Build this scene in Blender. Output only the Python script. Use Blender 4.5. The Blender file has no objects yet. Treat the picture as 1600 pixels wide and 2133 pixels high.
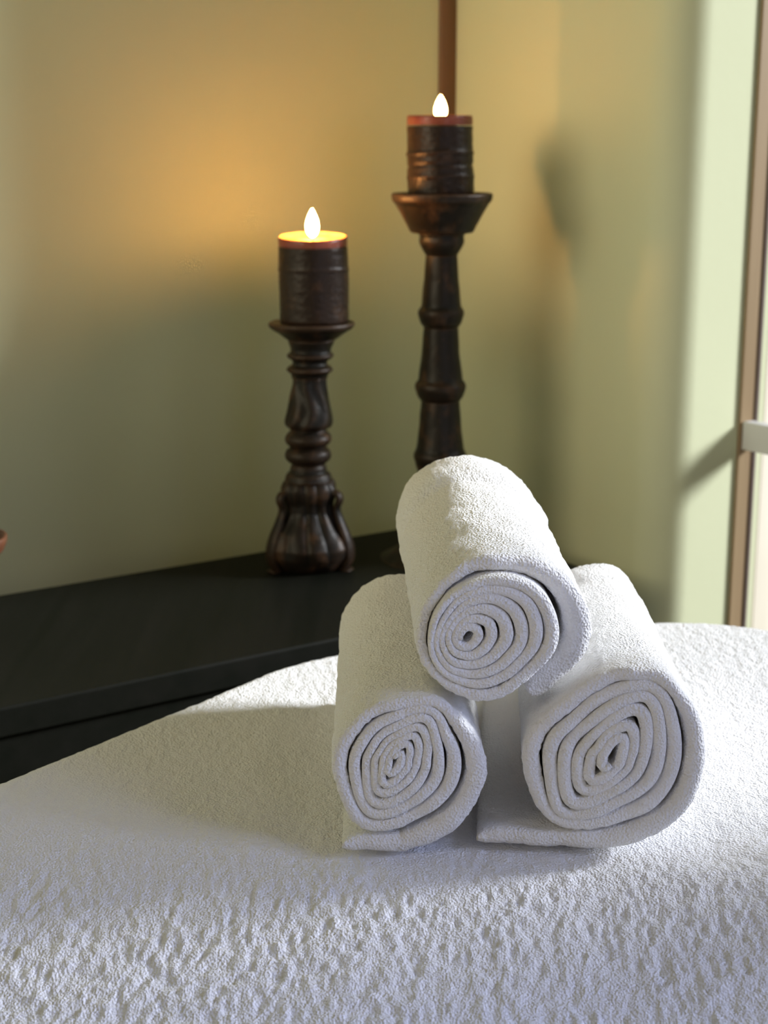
import bpy, bmesh, math, random
import numpy as np
from mathutils import Vector, noise

random.seed(7)
SC = bpy.context.scene
COL = SC.collection

# ------------------------------------------------------------------ camera
cam_data = bpy.data.cameras.new('camera')
cam = bpy.data.objects.new('camera', cam_data)
COL.objects.link(cam)
cam.location = (0, 0, 1.25)
cam.rotation_euler = (math.radians(90 - 13.631), 0, 0)
cam_data.sensor_fit = 'VERTICAL'
cam_data.sensor_height = 24.0
cam_data.lens = 24.0 * 3200 / 2133
cam_data.clip_start = 0.02
cam_data.dof.use_dof = True
cam_data.dof.focus_distance = 1.03
cam_data.dof.aperture_fstop = 36.0 / 6.2
SC.camera = cam

# ------------------------------------------------------------------ world, sun, exposure
W = bpy.data.worlds.new('world')
SC.world = W
W.use_nodes = True
bg = W.node_tree.nodes['Background']
bg.inputs['Color'].default_value = (1.0, 0.82, 0.42, 1)
bg.inputs['Strength'].default_value = 0.112

sd = bpy.data.lights.new('sun', 'SUN')
sd.energy = 7.3
sd.color = (0.93, 0.96, 1.0)
sd.angle = math.radians(15)
sun = bpy.data.objects.new('sun', sd)
COL.objects.link(sun)
SUN_DIR = Vector((-1.0, -0.13, -0.46)).normalized()
sun.rotation_euler = SUN_DIR.to_track_quat('-Z', 'Y').to_euler()

def area(name, loc, target, size, size_y, energy, color):
    a = bpy.data.lights.new(name, 'AREA')
    a.shape = 'RECTANGLE'; a.size = size; a.size_y = size_y
    a.energy = energy; a.color = color
    o = bpy.data.objects.new(name, a)
    o.location = loc
    o.rotation_euler = (Vector(target) - Vector(loc)).to_track_quat('-Z', 'Y').to_euler()
    COL.objects.link(o)
    return o
# weak cool fill lamp, added out of view behind the camera
area('cool_fill', (1.3, -1.1, 1.5), (0.1, 0.85, 0.80), 0.9, 0.8, 4, (0.66, 0.72, 1.0))
# warm fill lamp added at the left to brighten the right wall
rl = area('warm_fill', (-1.5, 0.3, 1.7), (0.30, 1.85, 1.35), 1.0, 1.0, 2.2, (1.0, 0.88, 0.62))
rl.data.spread = math.radians(55)
# bright sky outside the window in the right wall
area('sky_light', (2.1, 1.45, 2.0), (0.3, 1.45, 1.0), 1.2, 1.4, 6, (0.95, 0.98, 1.0))
# blue fill lamp added outside the made-up second window, out of view
bs = area('blue_fill', (1.60, 0.38, 1.55), (0.30, 0.62, 0.8), 0.9, 0.9, 7.4, (0.52, 0.61, 1.0))
bs.data.spread = math.radians(70)

SC.view_settings.view_transform = 'Standard'
SC.view_settings.look = 'None'
SC.view_settings.exposure = 0.0
SC.view_settings.gamma = 1.0
SC.view_settings.use_curve_mapping = False
SC.cycles.use_denoising = True
SC.cycles.max_bounces = 8
SC.cycles.diffuse_bounces = 5
SC.cycles.caustics_reflective = False
SC.cycles.caustics_refractive = False

# ------------------------------------------------------------------ helpers
def link(o, parent=None):
    COL.objects.link(o)
    if parent is not None:
        o.parent = parent
    return o

def empty(name, loc, rz=0.0):
    o = bpy.data.objects.new(name, None)
    o.empty_display_size = 0.02
    o.location = loc
    o.rotation_euler = (0, 0, rz)
    return link(o)

def tag(o, label=None, cat=None, group=None, kind=None):
    if label: o['label'] = label
    if cat: o['category'] = cat
    if group: o['group'] = group
    if kind: o['kind'] = kind
    return o

def mesh_obj(name, verts, faces, mat, parent=None, smooth=True, loc=None):
    me = bpy.data.meshes.new(name)
    me.from_pydata([tuple(v) for v in verts], [], faces)
    bm = bmesh.new(); bm.from_mesh(me)
    bmesh.ops.recalc_face_normals(bm, faces=bm.faces)
    bm.to_mesh(me); bm.free()
    if smooth:
        me.polygons.foreach_set('use_smooth', [True] * len(me.polygons))
    me.materials.append(mat)
    o = bpy.data.objects.new(name, me)
    if loc is not None: o.location = loc
    return link(o, parent)

def prism(plan, z0, z1):
    n = len(plan)
    v = [(x, y, z0) for x, y in plan] + [(x, y, z1) for x, y in plan]
    f = [tuple(range(n)), tuple(range(n, 2 * n))]
    f += [(i, (i + 1) % n, n + (i + 1) % n, n + i) for i in range(n)]
    return v, f

def merge(parts):
    V, F = [], []
    for v, f in parts:
        k = len(V)
        V += list(v); F += [tuple(i + k for i in q) for q in f]
    return V, F

def bevel(o, w, seg=2):
    m = o.modifiers.new('bevel', 'BEVEL')
    m.width = w; m.segments = seg; m.limit_method = 'ANGLE'
    m.harden_normals = False
    return o

def lathe(profile, seg=96, rfun=None, off=None, cap=True):
    """profile: list of (r, z); rfun(theta, z, r) -> r; off(z) -> (dx, dy)."""
    V, F = [], []
    for (r, z) in profile:
        dx, dy = off(z) if off else (0, 0)
        for k in range(seg):
            t = 2 * math.pi * k / seg
            rr = rfun(t, z, r) if rfun else r
            V.append((rr * math.cos(t) + dx, rr * math.sin(t) + dy, z))
    for i in range(len(profile) - 1):
        for k in range(seg):
            k2 = (k + 1) % seg
            F.append((i * seg + k, i * seg + k2, (i + 1) * seg + k2, (i + 1) * seg + k))
    if cap:
        F.append(tuple(range(seg)))
        F.append(tuple((len(profile) - 1) * seg + k for k in range(seg)))
    return V, F

def fine(profile, step=0.0015):
    """resample a profile with straight spans and softly rounded corners"""
    pts = []
    for (a, b) in zip(profile[:-1], profile[1:]):
        L = math.hypot(b[0] - a[0], b[1] - a[1])
        n = max(1, int(L / step))
        for i in range(n):
            t = i / n
            pts.append((a[0] + (b[0] - a[0]) * t, a[1] + (b[1] - a[1]) * t))
    pts.append(profile[-1])
    for _ in range(2):
        q = [pts[0]]
        for i in range(1, len(pts) - 1):
            q.append(((pts[i-1][0] + 2*pts[i][0] + pts[i+1][0]) / 4,
                      (pts[i-1][1] + 2*pts[i][1] + pts[i+1][1]) / 4))
        q.append(pts[-1]); pts = q
    return pts

def tube(points, radii, seg=20):
    """swept tube along 3-D points; radii: (ra, rb) or r at each point"""
    V, F = [], []
    n = len(points)
    P = [Vector(p) for p in points]
    for i in range(n):
        t = (P[min(i+1, n-1)] - P[max(i-1, 0)]).normalized()
        up = Vector((-P[i].y, P[i].x, 0))
        if up.length < 1e-6: up = Vector((1, 0, 0))
        a = (up - up.dot(t) * t).normalized()
        b = t.cross(a)
        r = radii[i]
        ra, rb = r if isinstance(r, tuple) else (r, r)
        for k in range(seg):
            th = 2 * math.pi * k / seg
            V.append(P[i] + a * (ra * math.cos(th)) + b * (rb * math.sin(th)))
    for i in range(n - 1):
        for k in range(seg):
            k2 = (k + 1) % seg
            F.append((i*seg + k, i*seg + k2, (i+1)*seg + k2, (i+1)*seg + k))
    F.append(tuple(range(seg))); F.append(tuple((n-1)*seg + k for k in range(seg)))
    return V, F

# ------------------------------------------------------------------ materials
def material(name, base=(0.8, 0.8, 0.8), rough=0.6, spec=0.5):
    m = bpy.data.materials.new(name); m.use_nodes = True
    b = m.node_tree.nodes['Principled BSDF']
    b.inputs['Base Color'].default_value = (*base, 1)
    b.inputs['Roughness'].default_value = rough
    b.inputs['Specular IOR Level'].default_value = spec
    return m, m.node_tree, b

def N(t, kind, **kw):
    n = t.nodes.new(kind)
    for k, v in kw.items():
        if k in n.inputs: n.inputs[k].default_value = v
        else: setattr(n, k, v)
    return n

def coords(t, scale=(1, 1, 1)):
    tc = N(t, 'ShaderNodeTexCoord'); mp = N(t, 'ShaderNodeMapping')
    mp.inputs['Scale'].default_value = scale
    t.links.new(tc.outputs['Object'], mp.inputs['Vector'])
    return mp.outputs['Vector']

def noise_n(t, vec, scale, detail=3, rough=0.55):
    n = N(t, 'ShaderNodeTexNoise')
    n.inputs['Scale'].default_value = scale
    n.inputs['Detail'].default_value = detail
    n.inputs['Roughness'].default_value = rough
    t.links.new(vec, n.inputs['Vector'])
    return n.outputs['Fac']

def ramp(t, fac, stops):
    r = N(t, 'ShaderNodeValToRGB')
    e = r.color_ramp.elements
    while len(e) < len(stops): e.new(0.5)
    for i, (p, c) in enumerate(stops):
        e[i].position = p; e[i].color = (*c, 1)
    t.links.new(fac, r.inputs['Fac'])
    return r.outputs['Color']

def bump(t, b, fac, strength, dist):
    n = N(t, 'ShaderNodeBump')
    n.inputs['Strength'].default_value = strength
    n.inputs['Distance'].default_value = dist
    t.links.new(fac, n.inputs['Height'])
    t.links.new(n.outputs['Normal'], b.inputs['Normal'])
    return n

def wall_paint():
    m, t, b = material('wall_paint', (0.55, 0.52, 0.33), 0.75, 0.25)
    v = coords(t)
    t.links.new(ramp(t, noise_n(t, v, 3, 3), [(0.3, (0.66, 0.69, 0.46)), (0.7, (0.69, 0.72, 0.485))]), b.inputs['Base Color'])
    bump(t, b, noise_n(t, v, 90, 4), 0.12, 0.0012)
    return m

def terry(name, base, loop, strength, dist):
    m, t, b = material(name, base, 0.95, 0.1)
    v = coords(t)
    n1 = noise_n(t, v, loop, 2, 0.6)
    vo = N(t, 'ShaderNodeTexVoronoi'); vo.inputs['Scale'].default_value = loop * 1.4
    t.links.new(v, vo.inputs['Vector'])
    mx = N(t, 'ShaderNodeMath', operation='ADD')
    t.links.new(n1, mx.inputs[0]); t.links.new(vo.outputs['Distance'], mx.inputs[1])
    bump(t, b, mx.outputs[0], strength, dist)
    b.inputs['Sheen Weight'].default_value = 0.25
    b.inputs['Sheen Roughness'].default_value = 0.6
    return m

def dark_carved(name, dark, rust, amount, rough=0.42):
    m, t, b = material(name, dark, rough, 0.28)
    v = coords(t, (1, 1, 0.8))
    f = noise_n(t, v, 45, 5, 0.65)
    base = ramp(t, f, [(amount, dark), (amount + 0.10, tuple((d + r) / 2 for d, r in zip(dark, rust))), (amount + 0.22, rust)])
    # worn edges: convex ridges keep a coppery bloom
    g = N(t, 'ShaderNodeNewGeometry')
    pr = ramp(t, g.outputs['Pointiness'], [(0.50, (0, 0, 0)), (0.60, (1, 1, 1))])
    mx = N(t, 'ShaderNodeMixRGB'); mx.inputs['Color2'].default_value = (*rust, 1)
    t.links.new(pr, mx.inputs['Fac']); t.links.new(base, mx.inputs['Color1'])
    t.links.new(mx.outputs['Color'], b.inputs['Base Color'])
    bump(t, b, noise_n(t, v, 160, 5, 0.6), 0.45, 0.0015)
    return m

def wood(name, c0, c1, rough=0.5, axis=(60, 60, 3), spec=0.4):
    m, t, b = material(name, c0, rough, spec)
    v = coords(t, axis)
    f = noise_n(t, v, 1.0, 4, 0.6)
    t.links.new(ramp(t, f, [(0.3, c0), (0.7, c1)]), b.inputs['Base Color'])
    bump(t, b, f, 0.12, 0.001)
    return m

M_WALL = wall_paint()
M_TERRY = terry('towel_terry', (0.86, 0.855, 0.85), 420, 0.75, 0.0016)
M_FLEECE = terry('fleece_pile', (0.84, 0.84, 0.86), 420, 0.6, 0.002)
M_STICK = dark_carved('carved_dark_wood', (0.011, 0.009, 0.007), (0.085, 0.042, 0.020), 0.52)
M_WAX = dark_carved('dark_brown_wax', (0.022, 0.013, 0.010), (0.075, 0.036, 0.018), 0.55, 0.38)
M_BLACK = wood('black_stained_wood', (0.005, 0.006, 0.004), (0.009, 0.009, 0.007), 0.5, (40, 3, 40), 0.08)
M_TAN = wood('tan_wood', (0.28, 0.19, 0.10), (0.34, 0.24, 0.13), 0.5)
M_STRIP = wood('brown_wood_strip', (0.13, 0.065, 0.026), (0.19, 0.10, 0.04), 0.5)
M_GASKET, _, _ = material('dark_gasket', (0.16, 0.12, 0.10), 0.6, 0.3)
M_GREY, _, _ = material('grey_paint', (0.62, 0.62, 0.62), 0.5, 0.3)
M_FLOOR = wood('floor_wood', (0.16, 0.10, 0.06), (0.24, 0.15, 0.09), 0.45, (4, 50, 50))
M_FENCE = wood('cream_boards', (0.52, 0.48, 0.40), (0.66, 0.62, 0.54), 0.8, (30, 30, 2))
M_EARTH = wood('outside_paving', (0.45, 0.42, 0.36), (0.55, 0.52, 0.46), 0.9, (6, 6, 6))
M_BOWL = wood('reddish_brown_wood', (0.08, 0.028, 0.012), (0.12, 0.045, 0.02), 0.45)
M_WICK, _, _ = material('charred_wick', (0.02, 0.015, 0.012), 0.9, 0.1)

def wax_pool():
    m, t, b = material('amber_melted_wax', (0.75, 0.36, 0.14), 0.18, 0.5)
    v = coords(t)
    t.links.new(ramp(t, noise_n(t, v, 60, 2), [(0.3, (0.70, 0.30, 0.10)), (0.7, (0.82, 0.45, 0.18))]), b.inputs['Base Color'])
    return m
M_POOL = wax_pool()

def red_wax():
    m, t, b = material('red_brown_wax_rim', (0.30, 0.07, 0.04), 0.35, 0.5)
    b.inputs['Subsurface Weight'].default_value = 0.5
    b.inputs['Subsurface Radius'].default_value = (0.02, 0.006, 0.003)
    b.inputs['Subsurface Scale'].default_value = 0.5
    v = coords(t)
    t.links.new(ramp(t, noise_n(t, v, 50, 2), [(0.3, (0.26, 0.05, 0.03)), (0.7, (0.36, 0.10, 0.06))]), b.inputs['Base Color'])
    return m
M_RIM = red_wax()

def flame_mat(strength):
    m = bpy.data.materials.new('candle_flame'); m.use_nodes = True
    t = m.node_tree; t.nodes.clear()
    out = N(t, 'ShaderNodeOutputMaterial'); e = N(t, 'ShaderNodeEmission')
    e.inputs['Color'].default_value = (1.0, 0.44, 0.12, 1)
    e.inputs['Strength'].default_value = strength
    t.links.new(e.outputs[0], out.inputs['Surface'])
    return m
M_FLAME = flame_mat(290)
M_FLAME_SMALL = flame_mat(72)

def pane_mat():
    m = bpy.data.materials.new('window_glass'); m.use_nodes = True
    t = m.node_tree; t.nodes.clear()
    out = N(t, 'ShaderNodeOutputMaterial'); tr = N(t, 'ShaderNodeBsdfTransparent')
    gl = N(t, 'ShaderNodeBsdfGlossy'); gl.inputs['Roughness'].default_value = 0.02
    fr = N(t, 'ShaderNodeFresnel'); fr.inputs['IOR'].default_value = 1.2
    mx = N(t, 'ShaderNodeMixShader')
    t.links.new(fr.outputs[0], mx.inputs[0]); t.links.new(tr.outputs[0], mx.inputs[1])
    t.links.new(gl.outputs[0], mx.inputs[2]); t.links.new(mx.outputs[0], out.inputs['Surface'])
    return m
M_GLASS = pane_mat()

# ------------------------------------------------------------------ room shell
CT = np.array([0.0844, 2.0164])         # back corner of the console table in plan
YA = math.radians(56.1)
dL = np.array([-math.sin(YA), -math.cos(YA)])       # along the left wall, away from the corner
dR = np.array([math.cos(YA), -math.sin(YA)])        # along the right wall
outR = np.array([math.sin(YA), math.cos(YA)])       # out through the right wall
outL = np.array([-math.cos(YA), math.sin(YA)])      # out through the left wall
C = CT + .075 * outR + .100 * outL      # room corner: both walls stand a little behind the table
def P2(s, o=0.0):                       # point on / behind the right wall
    p = C + dR * s + outR * o; return (p[0], p[1])
def Q2(s, o=0.0):                       # point on / behind the left wall
    p = C + dL * s + outL * o; return (p[0], p[1])

ZC = 2.5
v, f = prism([Q2(0), Q2(3.2), Q2(3.2, .15), Q2(-.22, .15), Q2(-.22, 0)], 0, ZC)
tag(mesh_obj('wall_left', v, f, M_WALL, smooth=False), kind='structure')

S0, RB, EB = 0.380, 0.050, 0.073        # start of the rounded edge, its radius, straight reveal
S1 = 1.45                               # far side of the window opening
SILL, HEAD = 0.45, 2.15
DEPTH = RB + EB
plan = [P2(0)]
plan += [P2(S0 * i / 8) for i in range(1, 8)]
for i in range(0, 25):
    a = math.pi / 2 * i / 24
    plan.append(P2(S0 + RB * math.sin(a), RB * (1 - math.cos(a))))
plan += [P2(S0 + RB, DEPTH), P2(S0 + RB, DEPTH + .045), P2(0, DEPTH + .045)]
v1 = prism(plan, 0, ZC)
v2 = prism([P2(S0 + RB, .0 + RB), P2(S1, RB), P2(S1, DEPTH + .045), P2(S0 + RB, DEPTH + .045)], 0, SILL)
v3 = prism([P2(S0, 0), P2(S1, 0), P2(S1, DEPTH + .045), P2(S0 + RB, DEPTH + .045), P2(S0 + RB, RB)], HEAD, ZC)
def wseg(a, b, z0, z1):
    return prism([P2(a, 0), P2(b, 0), P2(b, DEPTH + .045), P2(a, DEPTH + .045)], z0, z1)
T0, T1 = 1.75, 2.85                     # opening of the added second window, cut for the blue fill
V, F = merge([v1, v2, v3, wseg(S1, T0, 0, ZC), wseg(T0, T1, 0, .75), wseg(T0, T1, HEAD, ZC), wseg(T1, 3.6, 0, ZC)])
wr = mesh_obj('wall_right', V, F, M_WALL, smooth=True)
tag(wr, kind='structure')
m = wr.modifiers.new('edge split', 'EDGE_SPLIT'); m.split_angle = math.radians(35)

v, f = prism([(-3.4, -2.6), (3.2, -2.6), (3.2, 3.0), (-3.4, 3.0)], -0.1, 0)
tag(mesh_obj('floor', v, f, M_FLOOR, smooth=False), kind='structure')

# wooden strip standing in the corner
g = 0.0004
cs = C - outR * g - outL * g
def K2(a, b):
    p = cs + dL * a + dR * b; return (p[0], p[1])
pl = [K2(0.0, 0.0), K2(0.022, 0.0)] + [K2(0.022 * math.cos(t), 0.010 * math.sin(t)) for t in
      [math.pi / 2 * i / 8 for i in range(1, 8)]] + [K2(0.0, 0.010)]
v, f = prism(pl, 0.0, ZC)
tag(mesh_obj('trim_1', v, f, M_STRIP, smooth=False), kind='structure')

# window in the right wall
def wbox(s0, s1, o0, o1, z0, z1):
    return prism([P2(s0, o0), P2(s1, o0), P2(s1, o1), P2(s0, o1)], z0, z1)
WS = S0 + RB
win = empty('window_1', (*P2(WS, DEPTH), SILL)); tag(win, kind='structure')
def wpart(name, boxes, mat, par=None):
    V, F = merge(boxes)
    base = Vector((*P2(WS, DEPTH), SILL))
    V = [Vector(p) - base for p in V]
    return bevel(mesh_obj(name, V, F, mat, par or win, smooth=False), 0.0015)
fr = wpart('window_frame', [wbox(WS + .0003, WS + .004, DEPTH, DEPTH + .024, SILL, HEAD),
                       wbox(S1 - .03, S1 - .0005, DEPTH, DEPTH + .024, SILL, HEAD),
                       wbox(WS + .004, S1 - .03, DEPTH, DEPTH + .024, HEAD - .03, HEAD),
                       wbox(WS + .004, S1 - .03, DEPTH, DEPTH + .024, SILL, SILL + .03)], M_TAN)
wpart('gasket', [wbox(WS + .0003, WS + .006, DEPTH + .024, DEPTH + .030, SILL + .03, HEAD - .03),
                 wbox(S1 - .034, S1 - .03, DEPTH + .024, DEPTH + .030, SILL + .03, HEAD - .03)], M_GASKET)
wpart('glazing_bar', [wbox(WS + .0045, S1 - .0305, DEPTH + .004, DEPTH + .021, 0.880, 0.915)], M_GREY)
gp = wpart('glass_pane', [wbox(WS + .0045, S1 - .0305, DEPTH + .0255, DEPTH + .0275, SILL + .01, HEAD - .01)], M_GLASS)
gp.modifiers.clear()

added_win = empty('added_window', (*P2(T0, DEPTH), .75)); tag(added_win, kind='structure')  # unseen window, frame and pane included, added to admit the blue fill
def added_win_part(name, boxes, mat):
    V, F = merge(boxes); base = Vector((*P2(T0, DEPTH), .75))
    return mesh_obj(name, [Vector(p) - base for p in V], F, mat, added_win, smooth=False)
added_win_part('window_frame', [wbox(T0 + .0005, T0 + .03, DEPTH, DEPTH + .03, .75, HEAD), wbox(T1 - .03, T1 - .0005, DEPTH, DEPTH + .03, .75, HEAD),
                    wbox(T0 + .03, T1 - .03, DEPTH, DEPTH + .03, HEAD - .03, HEAD), wbox(T0 + .03, T1 - .03, DEPTH, DEPTH + .03, .75, .78)], M_TAN)
added_win_part('glass_pane', [wbox(T0 + .03, T1 - .03, DEPTH + .013, DEPTH + .015, .78, HEAD - .03)], M_GLASS)

# board fence outside the window
fc = np.array([0.95, 3.25]); fd = np.array([0.62, 0.785]) ; fn = np.array([0.785, -0.62])
fence = empty('board_fence', (fc[0], fc[1], 0))
tag(fence, 'cream board fence seen in daylight through the window at the right edge', 'fence')
for i in range(-7, 12):
    a = fd * (i * .12); b_ = fd * (i * .12 + .116)
    th = fn * .02
    v, f = prism([tuple(a), tuple(b_), tuple(b_ + th), tuple(a + th)], 0.0, 2.6)
    bevel(mesh_obj('board', v, f, M_FENCE, fence, smooth=False), 0.003)
v, f = prism([P2(-.1, .25), P2(4.0, .25), P2(4.0, 3.5), P2(-.1, 3.5)], -.1, -.002)
tag(mesh_obj('paving', v, f, M_EARTH, smooth=False), kind='structure')

# ------------------------------------------------------------------ dark side table
TZ = 0.75
tb = empty('console_table', (*(CT + dL * .6), 0))
tag(tb, 'long black-stained console table pushed into the corner of the room', 'table')
TB = CT + dL * .6
def tpt(a, b):                              # a: from the right wall, b: from the left wall
    p = CT + dL * a + dR * b - TB; return (p[0], p[1])
v, f = prism([tpt(.003, .003), tpt(1.5, .003), tpt(1.5, .346), tpt(.003, .346)], TZ - .03, TZ)
bevel(mesh_obj('table_top', v, f, M_BLACK, tb, smooth=False), 0.003, 3)
v, f = prism([tpt(.012, .32), tpt(1.48, .32), tpt(1.48, .34), tpt(.012, .34)], TZ - .15, TZ - .03)
bevel(mesh_obj('apron', v, f, M_BLACK, tb, smooth=False), 0.002)
for (a, b) in ((.035, .315), (1.46, .315), (.035, .03), (1.46, .03)):
    v, f = prism([tpt(a - .022, b - .02), tpt(a + .022, b - .02), tpt(a + .022, b + .02), tpt(a - .022, b + .02)], 0, TZ - .03)
    bevel(mesh_obj('leg', v, f, M_BLACK, tb, smooth=False), 0.002)

# ------------------------------------------------------------------ candlesticks
def carve(seed, amp, fr_):
    def f(t, z, r):
        p = Vector((math.cos(t) * r * fr_, math.sin(t) * r * fr_, z * fr_ + seed))
        return r + amp * noise.noise(p)
    return f

def px_profile(rows, ybase, k):
    """rows of (pixel row, half width in px) measured on the photo, turned to metres"""
    return [(hw * k, (ybase - y) * k) for y, hw in rows]

PIT = math.radians(13.631)
def height_at(row, Y):
    """height above the table top of a point seen on a photo row, for something standing at distance Y"""
    return 1.25 - Y * math.tan(PIT + math.atan((row - 1066.5) / 3200)) - TZ
def width_at(z, Y):
    return (math.cos(PIT) * Y + math.sin(PIT) * (1.25 - TZ - z)) / 3200

# --- short stick -------------------------------------------------------------
K1 = 1.851 / 3200 / math.cos(math.radians(11))
YB1 = 1196
A = empty('candlestick', (-0.0895, 1.7855, TZ), 0)
tag(A, 'short dark carved candlestick with scrolled feet, left of the tall one', 'candlestick', 'dark candlesticks on the console table')
k1 = 1.851 / 3200
Y1 = 1.7855
ROWS1 = list(range(400, 1201, 10)); ZS1 = [max(height_at(r, Y1), 0.0) for r in ROWS1]
def z1(y): return float(np.interp(y, ROWS1, ZS1))
def off1(z):
    y = float(np.interp(-z, [-q for q in ZS1], ROWS1))
    return (np.interp(y, [660, 700, 760, 945, 1000, 1200], [10, 9, 5, -1, 0, 0]) * k1, 0)
def prof1(rows): return fine([(hw * width_at(z1(y), Y1), z1(y)) for y, hw in rows])
def part1(name, rows, seed, amp=0.0006, seg=96, rf=None):
    v, f = lathe(prof1(rows), seg, rf or carve(seed, amp, 60), off1)
    return mesh_obj(name, v, f, M_STICK, A)
part1('drip_cup', [(708, 44), (706, 52), (692, 71), (684, 85), (679, 90), (672, 91), (669, 89), (670, 84), (673, 20)], 1)
part1('neck', [(787, 37), (777, 39), (773, 48), (769, 50), (764, 46), (758, 36), (753, 35), (748, 40), (743, 49), (737, 49), (733, 42), (727, 42), (715, 47), (707, 50)], 2)
def petal(t, z, r):
    return r * (1 + 0.035 * math.cos(8 * t + 2.0 * math.sin(z * 90))) + .0005 * noise.noise(Vector((math.cos(t) * 2, math.sin(t) * 2, z * 60)))
part1('baluster', [(893, 36), (890, 45), (882, 49), (870, 48), (854, 45), (830, 40), (805, 36), (793, 35), (786, 36)], 3, rf=petal)
part1('ring', [(930, 36), (926, 42), (920, 48), (911, 50), (903, 45), (897, 38), (892, 36)], 4)
part1('ring', [(965, 34), (960, 42), (954, 48), (945, 49), (937, 46), (931, 38), (929, 36)], 5)
part1('collar', [(1000, 50), (992, 48), (985, 46), (980, 37), (974, 40), (968, 36), (964, 34)], 6)

LEG_A = [math.radians(a) for a in (-147, -22, 98)]
def bulb(t, z, r):
    lob = max(math.cos(1.5 * (t - LEG_A[0])) ** 2, 0)
    fl_ = min(1, max(0, (z - .01) / .02))
    g_ = (abs(math.sin(6 * (t - LEG_A[0]) + 12 * z)) ** .6 - .6) * 0.0030 * fl_
    return r * (0.93 + 0.10 * lob) + g_ + .0022 * noise.noise(Vector((math.cos(t) * 2.6, math.sin(t) * 2.6, z * 55)))
part1('carved_base', [(1186, 52), (1178, 70), (1165, 80), (1150, 87), (1132, 89), (1115, 82), (1098, 72), (1080, 60), (1062, 50), (1045, 50), (1030, 55), (1015, 56), (1003, 52), (998, 47)], 7, seg=160, rf=bulb)
for i, a in enumerate(LEG_A):
    ca, sa = math.cos(a), math.sin(a)
    # scroll: volute near the top, out over the belly, in at the ankle, out to the toe
    path = []
    for q in range(9):                       # volute curl
        th = math.radians(-60 + q * 38)
        rr = (17 - q * 1.2) * k1
        path.append((55 * k1 + rr * math.cos(th), z1(1032) + rr * math.sin(th)))
    path = path[::-1]
    path += [(62 * k1, z1(1058)), (70 * k1, z1(1080)), (82 * k1, z1(1105)), (91 * k1, z1(1130)), (92 * k1, z1(1150)),
             (84 * k1, z1(1168)), (76 * k1, z1(1180)), (78 * k1, z1(1188)), (88 * k1, z1(1191)), (97 * k1, z1(1191.5))]
    pts = [(r * ca, r * sa, z) for r, z in path]
    rad = [(9 * k1, 6 * k1)] * 4 + [(12 * k1, 7.5 * k1)] * 5 + [(12*k1, 7*k1), (14*k1, 8*k1), (17*k1, 9*k1), (18*k1, 9*k1), (18*k1, 9*k1), (17*k1, 9*k1), (17*k1, 8*k1), (16*k1, 7*k1), (18*k1, 6.2*k1), (14*k1, 4.5*k1)]
    v, f = tube(pts, rad, 18)
    zmin = min(p[2] for p in v)
    v = [(p[0], p[1], max(p[2], 0.0006)) for p in v]
    o = mesh_obj('scroll_foot', v, f, M_STICK, A)
    s_ = o.modifiers.new('sub', 'SUBSURF'); s_.levels = 1; s_.render_levels = 1

# --- tall stick --------------------------------------------------------------
k2 = 1.893 / 3200
YB2 = 1180
B = empty('candlestick', (0.0677, 1.8271, TZ), 0)
tag(B, 'tall dark bamboo-jointed candlestick with a wide flared cup, behind the towels', 'candlestick', 'dark candlesticks on the console table')
Y2 = 1.8271
def z2(y): return max(height_at(y, Y2), 0.0)
def part2(name, rows, seed, amp=0.0007, seg=96):
    v, f = lathe(fine([(hw * width_at(z2(y), Y2), z2(y)) for y, hw in rows]), seg, carve(seed, amp, 50))
    return mesh_obj(name, v, f, M_STICK, B)
part2('drip_cup', [(486, 52), (484, 66), (470, 72), (445, 86), (424, 98), (418, 104), (404, 106), (401, 104), (402, 98), (406, 94), (408, 20)], 11)
part2('neck', [(532, 32), (528, 35), (515, 43), (507, 47), (498, 48), (492, 45), (486, 50)], 12)
def joint(y0, h0, y1, h1, yr, hr, nxt):
    # slim top, wider foot, rounded knuckle, returning to the next slim top
    return [(nxt[0], nxt[1]), (yr + 20, (hr + nxt[1]) / 2 + 1), (yr + 11, hr - 3), (yr + 4, hr), (yr - 4, hr), (yr - 9, hr - 2), (yr - 12, h1), (y1, h1 - 1), ((y0 + y1) / 2, (h0 + h1) / 2 - 1.5), (y0, h0)]
part2('stem_segment', joint(531, 33, 630, 42, 652, 48.5, (682, 36)), 13)
part2('stem_segment', joint(681, 36, 786, 46, 805, 53, (835, 40)), 14)
part2('stem_segment', joint(834, 40, 930, 50, 949, 55, (985, 44)), 15)
part2('stem_segment', joint(984, 44, 1070, 56, 1090, 62, (1114, 54)), 16)
part2('base', [(1180, 118), (1178, 123), (1170, 124), (1160, 120), (1150, 104), (1140, 90), (1128, 66), (1113, 54)], 17)

# --- candles -----------------------------------------------------------------
def flame(par, x, z, w, h):
    prof = []
    n = 22
    for i in range(n + 1):
        t = i / n
        r = w * (math.sin(math.pi * t ** 0.80) ** 0.75) * (1 - 0.22 * t)
        prof.append((max(r, 0.00012), z + h * t))
    v, f = lathe(prof, 28, None, lambda zz: (x, 0))
    mesh_obj('flame', v, f, M_FLAME if h > .031 else M_FLAME_SMALL, par)
    pts = [(x, 0, z - .004), (x + .0004, 0, z + .001), (x + .0014, 0, z + .0062)]
    v, f = tube(pts, [.0011, .0011, .0008], 8)
    mesh_obj('wick', v, f, M_WICK, par)

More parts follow.
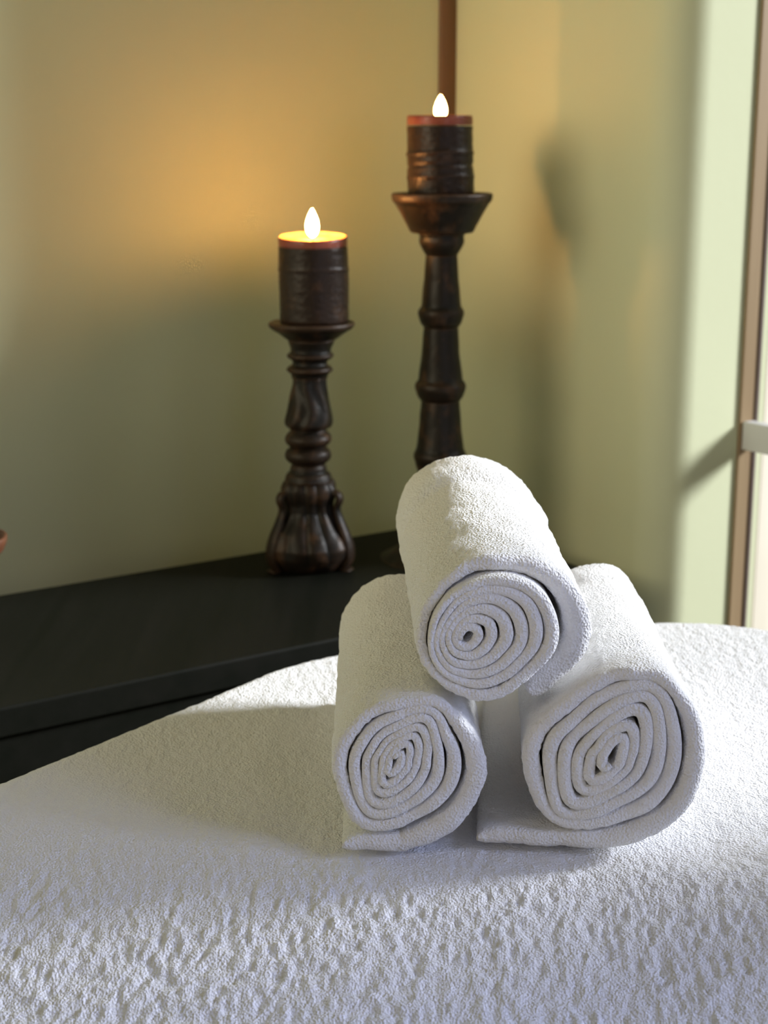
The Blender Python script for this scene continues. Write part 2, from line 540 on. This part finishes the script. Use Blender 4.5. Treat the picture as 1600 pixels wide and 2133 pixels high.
def candle(label, base, R, H, seed, lean=0.0, pool=0.009, taper=0.0, groove=None, fl=(0.0, .0055, .030), sag=.003):
    e = empty('pillar_candle', base)
    tag(e, label, 'candle', 'pillar candles on the candlesticks')
    def rf(t, z, r):
        if r < R * .8: return r
        p = Vector((math.cos(t) * 1.6, math.sin(t) * 1.6, z * 22 + seed))
        rr = r * (1 + 0.022 * noise.noise(p)) + 0.0005 * noise.noise(p * 9)
        if groove:
            for gz, gd in groove:
                rr += gd * math.exp(-((z - gz - .002 * math.sin(t + seed)) / .0022) ** 2)
        return rr
    of = lambda z: (lean * z / H, 0)
    body = fine([(R * .97 + taper, 0), (R + taper, .002), (R, H * .5), (R * .99, H - .012)], .0012)
    v, f = lathe(body, 110, rf, of)
    mesh_obj('candle_body', v, f, M_WAX, e)
    def dip(v_):                              # the rim has melted lower towards the room
        return [(p[0], p[1], p[2] + (sag * p[1] / R if p[2] > H - .010 else 0)) for p in v_]
    rim = fine([(R * .985, H - .011), (R * .988, H - .002), (R * .975, H), (R * .955, H)], .0012)
    v, f = lathe(rim, 110, rf, of, cap=False)
    mesh_obj('wax_rim', dip(v), f, M_RIM, e)
    pl_ = fine([(.0002, H - pool), (R * .70, H - pool), (R * .86, H - pool * .8), (R * .93, H - .0015), (R * .957, H)], .0012)
    v, f = lathe(pl_, 110, rf, of, cap=False)
    mesh_obj('melted_wax', dip(v), f, M_POOL, e)
    flame(e, lean + fl[0], H - pool + .003, fl[1], fl[2])
    return e

c1 = candle('dark pillar candle glowing inside its rim, on the short candlestick',
       (-0.0862 + off1(z1(670))[0], 1.7855, TZ + z1(670)), 72.5 * width_at(z1(580), Y1), z1(492) - z1(670), 3.0, lean=-.0015, pool=.0045,
       groove=[(.06, .0008)], fl=(0.0, .0080, .0325))
c2 = candle('taller-standing rust-streaked dark pillar candle with a bulged rim, on the tall candlestick',
       (0.0672 - .001, 1.8271, TZ + z2(406)), 69 * width_at(z2(320), Y2), z2(240) - z2(406), 9.0, lean=-.002, pool=.009,
       groove=[(.047, .0014), (.020, .0010), (.033, -.0012)], fl=(0.001, .0082, .029), sag=.0006)

# ------------------------------------------------------------------ bowl just inside the left edge
bw = empty('footed_bowl', (-0.4636, 1.6019, TZ))
tag(bw, 'reddish brown wooden footed bowl cut off by the left edge of the photo', 'bowl')
v, f = lathe(fine([(.030, 0), (.030, .004), (.012, .012), (.008, .03), (.012, .040), (.035, .052), (.052, .068), (.056, .078), (.056, .084), (.052, .084), (.046, .072), (.02, .052), (.0005, .050)]), 72)
mesh_obj('bowl', v, f, M_BOWL, bw)

# ------------------------------------------------------------------ massage table with fleece cover
MZ = 0.796
ctrl = [(-0.66, 0.56), (-0.50, 0.768), (-0.36, 0.954), (-0.283, 1.0557), (-0.226, 1.131), (-0.161, 1.2165), (-0.102, 1.295), (-0.048, 1.338),
        (0.03, 1.378), (0.14, 1.412), (0.253, 1.4335), (0.32, 1.432), (0.38, 1.405), (0.43, 1.35), (0.50, 1.24), (0.60, 1.10), (0.72, 0.90),
        (0.74, 0.72), (0.68, 0.56), (0.55, 0.42), (0.35, 0.34), (0.0, 0.30), (-0.35, 0.31), (-0.58, 0.38), (-0.67, 0.46)]
def catmull(P, n=16):
    P = np.array(P); m_ = len(P); out = []
    for i in range(m_):
        p0, p1, p2, p3 = P[i-1], P[i], P[(i+1) % m_], P[(i+2) % m_]
        for j in range(n):
            t = j / n
            out.append(.5 * ((2*p1) + (p2-p0)*t + (2*p0-5*p1+4*p2-p3)*t*t + (-p0+3*p1-3*p2+p3)*t**3))
    return np.array(out)
OUT = catmull(ctrl)

def sdf(X, Y):
    pts = np.stack([X.ravel(), Y.ravel()], 1)
    a = OUT; b = np.roll(OUT, -1, 0)
    best = np.full(len(pts), 1e9); near = np.zeros_like(pts); inside = np.zeros(len(pts), bool)
    for p, q in zip(a, b):
        d = q - p
        t = np.clip(((pts - p) @ d) / (d @ d), 0, 1)
        c = p + t[:, None] * d
        dd = ((pts - c) ** 2).sum(1)
        mk = dd < best
        best[mk] = dd[mk]; near[mk] = c[mk]
        cond = ((p[1] > pts[:, 1]) != (q[1] > pts[:, 1]))
        with np.errstate(divide='ignore', invalid='ignore'):
            xi = (q[0]-p[0]) * (pts[:, 1]-p[1]) / (q[1]-p[1] + 1e-12) + p[0]
        inside ^= cond & (pts[:, 0] < xi)
    d = np.sqrt(best)
    d = np.where(inside, -d, d)
    n = (pts - near); n /= (np.linalg.norm(n, axis=1)[:, None] + 1e-9)
    n = np.where(inside[:, None], -n, n)
    return d, near, n

def vnoise(x, y, seed):
    """smooth value noise, vectorised"""
    rng = np.random.RandomState(seed); T = rng.rand(256, 256)
    xi = np.floor(x).astype(int); yi = np.floor(y).astype(int)
    fx = x - xi; fy = y - yi
    fx = fx*fx*(3-2*fx); fy = fy*fy*(3-2*fy)
    g_ = lambda a, b: T[a % 256, b % 256]
    return (g_(xi, yi)*(1-fx)*(1-fy) + g_(xi+1, yi)*fx*(1-fy) + g_(xi, yi+1)*(1-fx)*fy + g_(xi+1, yi+1)*fx*fy) - .5

SLOPE = 0.34
def crest(x):
    return np.interp(x, [-.6, -.26, -.12, -.025, .06, .14, .3, .6], [1.0, .955, .932, .915, .912, .915, .88, .84])
def ground(x, y):
    """height of the padded top before pile: flat, tipping down in front of a crest"""
    d = crest(x) - y
    w = 0.018
    return -SLOPE * w * np.log1p(np.exp(np.clip(d / w, -30, 30)))

def fleece():
    step = 0.0018
    xs = np.arange(-1.0, 1.08, step); ys = np.arange(0.0, 1.78, step)
    X, Y = np.meshgrid(xs, ys)
    d, near, n = sdf(X, Y)
    r = 0.022
    px_, py_ = X.ravel().copy(), Y.ravel().copy()
    z = np.zeros_like(px_)
    L2 = r * (math.pi / 2)
    s = d + r
    m1 = (s > 0) & (s <= L2)
    ang = s / r
    px_[m1] = near[m1, 0] + n[m1, 0] * (-r + r * np.sin(ang[m1])); py_[m1] = near[m1, 1] + n[m1, 1] * (-r + r * np.sin(ang[m1]))
    z[m1] = -r * (1 - np.cos(ang[m1]))
    m2 = s > L2
    fold = 0.004 * np.sin(near[:, 0] * 60 + near[:, 1] * 50)
    dep = s - L2
    px_[m2] = near[m2, 0] + n[m2, 0] * (fold * np.clip(dep / .08, 0, 1))[m2]; py_[m2] = near[m2, 1] + n[m2, 1] * (fold * np.clip(dep / .08, 0, 1))[m2]
    z[m2] = -r - dep[m2]
    Xr, Yr = X.ravel(), Y.ravel()
    z += ground(np.clip(px_, -1, 1), py_)
    # pile: soft lumps and tufts
    tuft = (vnoise(Xr * 260, Yr * 110, 1) * 1.0 + vnoise(Xr * 380, Yr * 240, 2) * 1.1 + vnoise(Xr * 60 + 7, Yr * 40, 3) * .35) * (0.0008 + .0014 * np.clip((.95 - Yr) * 12, 0, 1))
    z += tuft * np.where(s > 0, .8, 1.0)
    z += vnoise(Xr * 9, Yr * 9, 5) * .003 * np.clip(-(s) * 20, 0, 1) * np.clip((np.abs(Yr - 1.05) - .14) * 12, 0, 1)
    z -= .0030 * np.clip((.27 - np.abs(Xr - .08) * 1.6) * 20, 0, 1) * np.clip((.165 - np.abs(Yr - 1.07)) * 60, 0, 1)   # pressed down by the towels
    keep = (d < 0.17).reshape(X.shape)
    ny, nx = X.shape
    idx = np.arange(nx * ny).reshape(ny, nx)
    q = keep[:-1, :-1] & keep[1:, :-1] & keep[:-1, 1:] & keep[1:, 1:]
    F_ = np.stack([idx[:-1, :-1][q], idx[:-1, 1:][q], idx[1:, 1:][q], idx[1:, :-1][q]], 1)
    used = np.unique(F_); mp = -np.ones(nx * ny, int); mp[used] = np.arange(len(used))
    Vv = np.stack([px_, py_, z], 1)[used]; F_ = mp[F_]
    me = bpy.data.meshes.new('fleece_cover')
    me.vertices.add(len(Vv)); me.vertices.foreach_set('co', Vv.astype(np.float32).ravel())
    me.loops.add(F_.size); me.loops.foreach_set('vertex_index', F_.astype(np.int32).ravel())
    me.polygons.add(len(F_))
    me.polygons.foreach_set('loop_start', np.arange(0, F_.size, 4, dtype=np.int32))
    me.polygons.foreach_set('loop_total', np.full(len(F_), 4, np.int32))
    me.update(calc_edges=True); me.validate()
    me.polygons.foreach_set('use_smooth', [True] * len(me.polygons))
    me.materials.append(M_FLEECE)
    o = bpy.data.objects.new('fleece_cover', me)
    o.location = (0, 0, MZ)
    return link(o)
fl_o = fleece()
tag(fl_o, 'fluffy white fleece cover spread over the treatment table in the foreground', 'blanket')

# padded treatment table under the cover
inner = OUT + (np.array([.05, .85]) - OUT) * .05
M_VINYL, _, _ = material('cream_vinyl', (0.6, 0.55, 0.45), 0.5, 0.4)
mt = empty('treatment_table', (.05, .85, 0))
tag(mt, 'padded treatment table hidden beneath the white fleece cover', 'table')
v, f = prism([(p[0] - .05, p[1] - .85) for p in inner[::4]], .55, .60)
mesh_obj('padded_top', v, f, M_VINYL, mt, smooth=False)
for (x, y) in ((-.40, -.28), (.40, -.28), (.36, .24), (-.02, .34)):
    v, f = prism([(x - .025, y - .025), (x + .025, y - .025), (x + .025, y + .025), (x - .025, y + .025)], 0, .55)
    mesh_obj('leg', v, f, M_STRIP, mt, smooth=False)

# ------------------------------------------------------------------ rolled towels
def towel(label, base, yaw, L, turns, rhos, end_phi, outer, core_c, core_asp, core_ang, core_r, tail=None,
          seed=0.0, front=None, band=None, wob=0.03, gap=.985, taper=0.0, pitch=0.0, ecc=.55):
    """base: front centre. Cross-section in (x, z); the sheet winds clockwise outward.
    rhos: [(turn index, radial fraction)] ; outer: [(deg, radius)] of the outer boundary."""
    oa = np.array([a for a, _ in outer], float); orr = np.array([r for _, r in outer], float)
    def O(phi):
        d = (math.degrees(phi)) % 360
        return float(np.interp(d, np.concatenate([oa - 360, oa, oa + 360]), np.tile(orr, 3)))
    def Osm(phi):
        return sum(O(phi + k * .12) for k in (-2, -1, 0, 1, 2)) / 5
    Rm = float(orr.mean())
    ti = [a for a, _ in rhos]; rv = [b for _, b in rhos]
    def rho(u): return float(np.interp(u, ti, rv))
    def cen(u):
        phi = end_phi + 2 * math.pi * (turns - u)
        r_ = rho(u)
        c_, s_ = math.cos(phi - core_ang), math.sin(phi - core_ang)
        E_ = 1 / math.sqrt((c_ / 1.0) ** 2 + (s_ / core_asp) ** 2)
        b_ = max(0.0, 1 - r_ / rv[-1]) ** ecc
        rad = r_ * (E_ * Rm * b_ * core_r + Osm(phi) * (1 - b_))
        rad *= 1 + wob * (1 - r_) * noise.noise(Vector((math.cos(phi) * 1.5 + seed, math.sin(phi) * 1.5, r_ * 4)))
        return Vector((core_c[0] * (1 - r_) + rad * math.cos(phi), core_c[1] * (1 - r_) + rad * math.sin(phi)))
    us = []
    u = 0.0
    while u < turns:
        us.append(u)
        r_ = max(rho(u), .12)
        u += 0.0022 / (2 * math.pi * r_ * Rm) * 1.0
    us.append(turns)
    pts, ths, rr_ = [], [], []
    for u in us:
        p = cen(u)
        q1 = cen(u + 1) if u + 1 <= turns else None
        q0 = cen(u - 1) if u - 1 >= 0 else None
        d_ = [ (q - p).length for q in (q0, q1) if q is not None]
        ths.append(gap * min(d_)); pts.append(p); rr_.append(rho(u))
    # shift centreline inward by half a sheet so the outside lies on the outline
    if tail is not None:
        last = pts[-1]; th = ths[-1]
        n_ = max(2, int(tail / .003))
        for i in range(1, n_ + 1):
            t = i / n_
            pts.append(Vector((last.x - tail * t, last.y)))
            ths.append(th + (0.010 - th) * min(1, t * 2)); rr_.append(1.0)
    ths = np.array(ths); kk = 9
    ths = np.convolve(np.pad(ths, kk, 'edge'), np.ones(2*kk+1)/(2*kk+1), 'valid')
    n = len(pts)
    mid = 64
    V, loops = [], 0
    arc = 6
    zlow = min(p.y for p in pts)
    for i in range(n):
        p = pts[i]; t = (pts[min(i+1, n-1)] - pts[max(i-1, 0)]).normalized()
        nn = Vector((-t.y, t.x))                     # clockwise travel: left normal = outward
        h = ths[i] * .5
        if i < 4: h *= (0.35, .65, .85, .95)[i]
        if i > n - 5: h *= (0.35, .65, .85, .95)[n - 1 - i]
        fo = front(rr_[i], math.atan2(p.y, p.x)) if front else 0.0
        fo += 0.0022 * noise.noise(Vector((p.x * 60 + seed, p.y * 60, 3.1)))
        bo = L + 0.006 * noise.noise(Vector((p.x * 40, p.y * 40 + seed, 9.7)))
        ring = []
        for k in range(arc + 1):                     # front rounding: inner -> outer
            a = -math.pi / 2 + math.pi * k / arc
            ring.append((fo + h - .75 * h * math.cos(a), h * math.sin(a), 0))
        for k in range(1, mid):
            ring.append((fo + h + (bo - fo - 2 * h) * k / mid, h, 1))
        for k in range(arc + 1):
            a = math.pi / 2 - math.pi * k / arc
            ring.append((bo - h + h * math.cos(a), h * math.sin(a), 0))
        for k in range(1, mid):
            ring.append((bo - h - (bo - fo - 2 * h) * k / mid, -h, 0))
        outerm = rr_[i] > rho(turns - 1.02) 
        for (y, o_, side) in ring:
            q = Vector((p.x * 1.0 + nn.x * o_, y, p.y + nn.y * o_))
            if outerm:
                am = .0010 * noise.noise(Vector((q.x * 260, q.y * 260, q.z * 260 + seed))) + .0016 * noise.noise(Vector((q.x * 38, q.y * 38 + seed, q.z * 38)))
                if band and side:
                    for (by, bw_, bd) in band:
                        am += bd * math.exp(-((y / L - by) * L / bw_) ** 2)
                q.x += nn.x * am; q.z += nn.y * am
            tp = 1 - taper * y / L
            q.x *= tp; q.z = (q.z - zlow) * tp + zlow
            V.append(q)
        loops += 1
    m_ = len(V) // loops
    F = []
    for i in range(loops - 1):
        for k in range(m_):
            k2_ = (k + 1) % m_
            F.append((i*m_ + k, i*m_ + k2_, (i+1)*m_ + k2_, (i+1)*m_ + k))
    F.append(tuple(range(m_))); F.append(tuple((loops-1)*m_ + k for k in range(m_)))
    o = mesh_obj('rolled_towel', V, F, M_TERRY)
    o.location = base
    o.rotation_euler = (pitch, 0, yaw)
    tag(o, label, 'towel', 'white rolled towels')
    return o

D = math.radians
# right roll
towel('white rolled towel on the right of the pyramid, its bright side towards the window',
      (.1430, .920, MZ + .0695), D(-3.0), .300, 6.0,
      [(0, .13), (1, .29), (2, .45), (3, .60), (4, .74), (5, .86), (6, .955)], D(-90),
      [(0, .0700), (45, .0685), (80, .0640), (110, .0560), (132, .0500), (155, .0600), (180, .0680), (225, .0670), (270, .0640), (300, .0685), (330, .0715)],
      (.003, -.002), .34, D(58), 1.0, tail=.083, seed=1.3, wob=.16, taper=.10, ecc=.48,
      front=lambda r, a: .006 * r)
# left roll
towel('white rolled towel on the left of the pyramid, resting on its flat loose end',
      (.0132, .918, MZ + .0634), D(0.5), .290, 6.6,
      [(0, .08), (1.6, .30), (2.6, .43), (3.6, .56), (4.6, .69), (5.6, .81), (6.6, .93)], D(-90),
      [(0, .0610), (25, .0560), (55, .0480), (80, .0510), (100, .0550), (135, .0610), (180, .0650), (225, .0635), (270, .0605), (315, .0620)],
      (-.006, .004), .36, D(62), .95, tail=.040, seed=5.1, wob=.16, ecc=.42,
      front=lambda r, a: .003 * r)
# top roll
towel('white rolled towel lying on top of the other two',
      (.0725, .925, MZ + .1500), D(2.0), .300, 6.8,
      [(0, .06), (1.3, .20), (2.3, .32), (3.3, .44), (4.3, .55), (5.3, .655), (5.8, .72), (6.8, .915)], D(-62),
      [(0, .0670), (20, .0615), (60, .0560), (90, .0545), (135, .0565), (180, .0590), (215, .0590), (238, .0575), (270, .0650), (300, .0575), (320, .0560), (345, .0670)],
      (-.022, -.001), .80, D(40), .95, seed=8.8, wob=.10, pitch=.022,
      front=lambda r, a: .018 * max(0, r - .74) / .2,
      band=[(.72, .005, -.0050), (.765, .0035, .0024), (.81, .005, -.0050)])
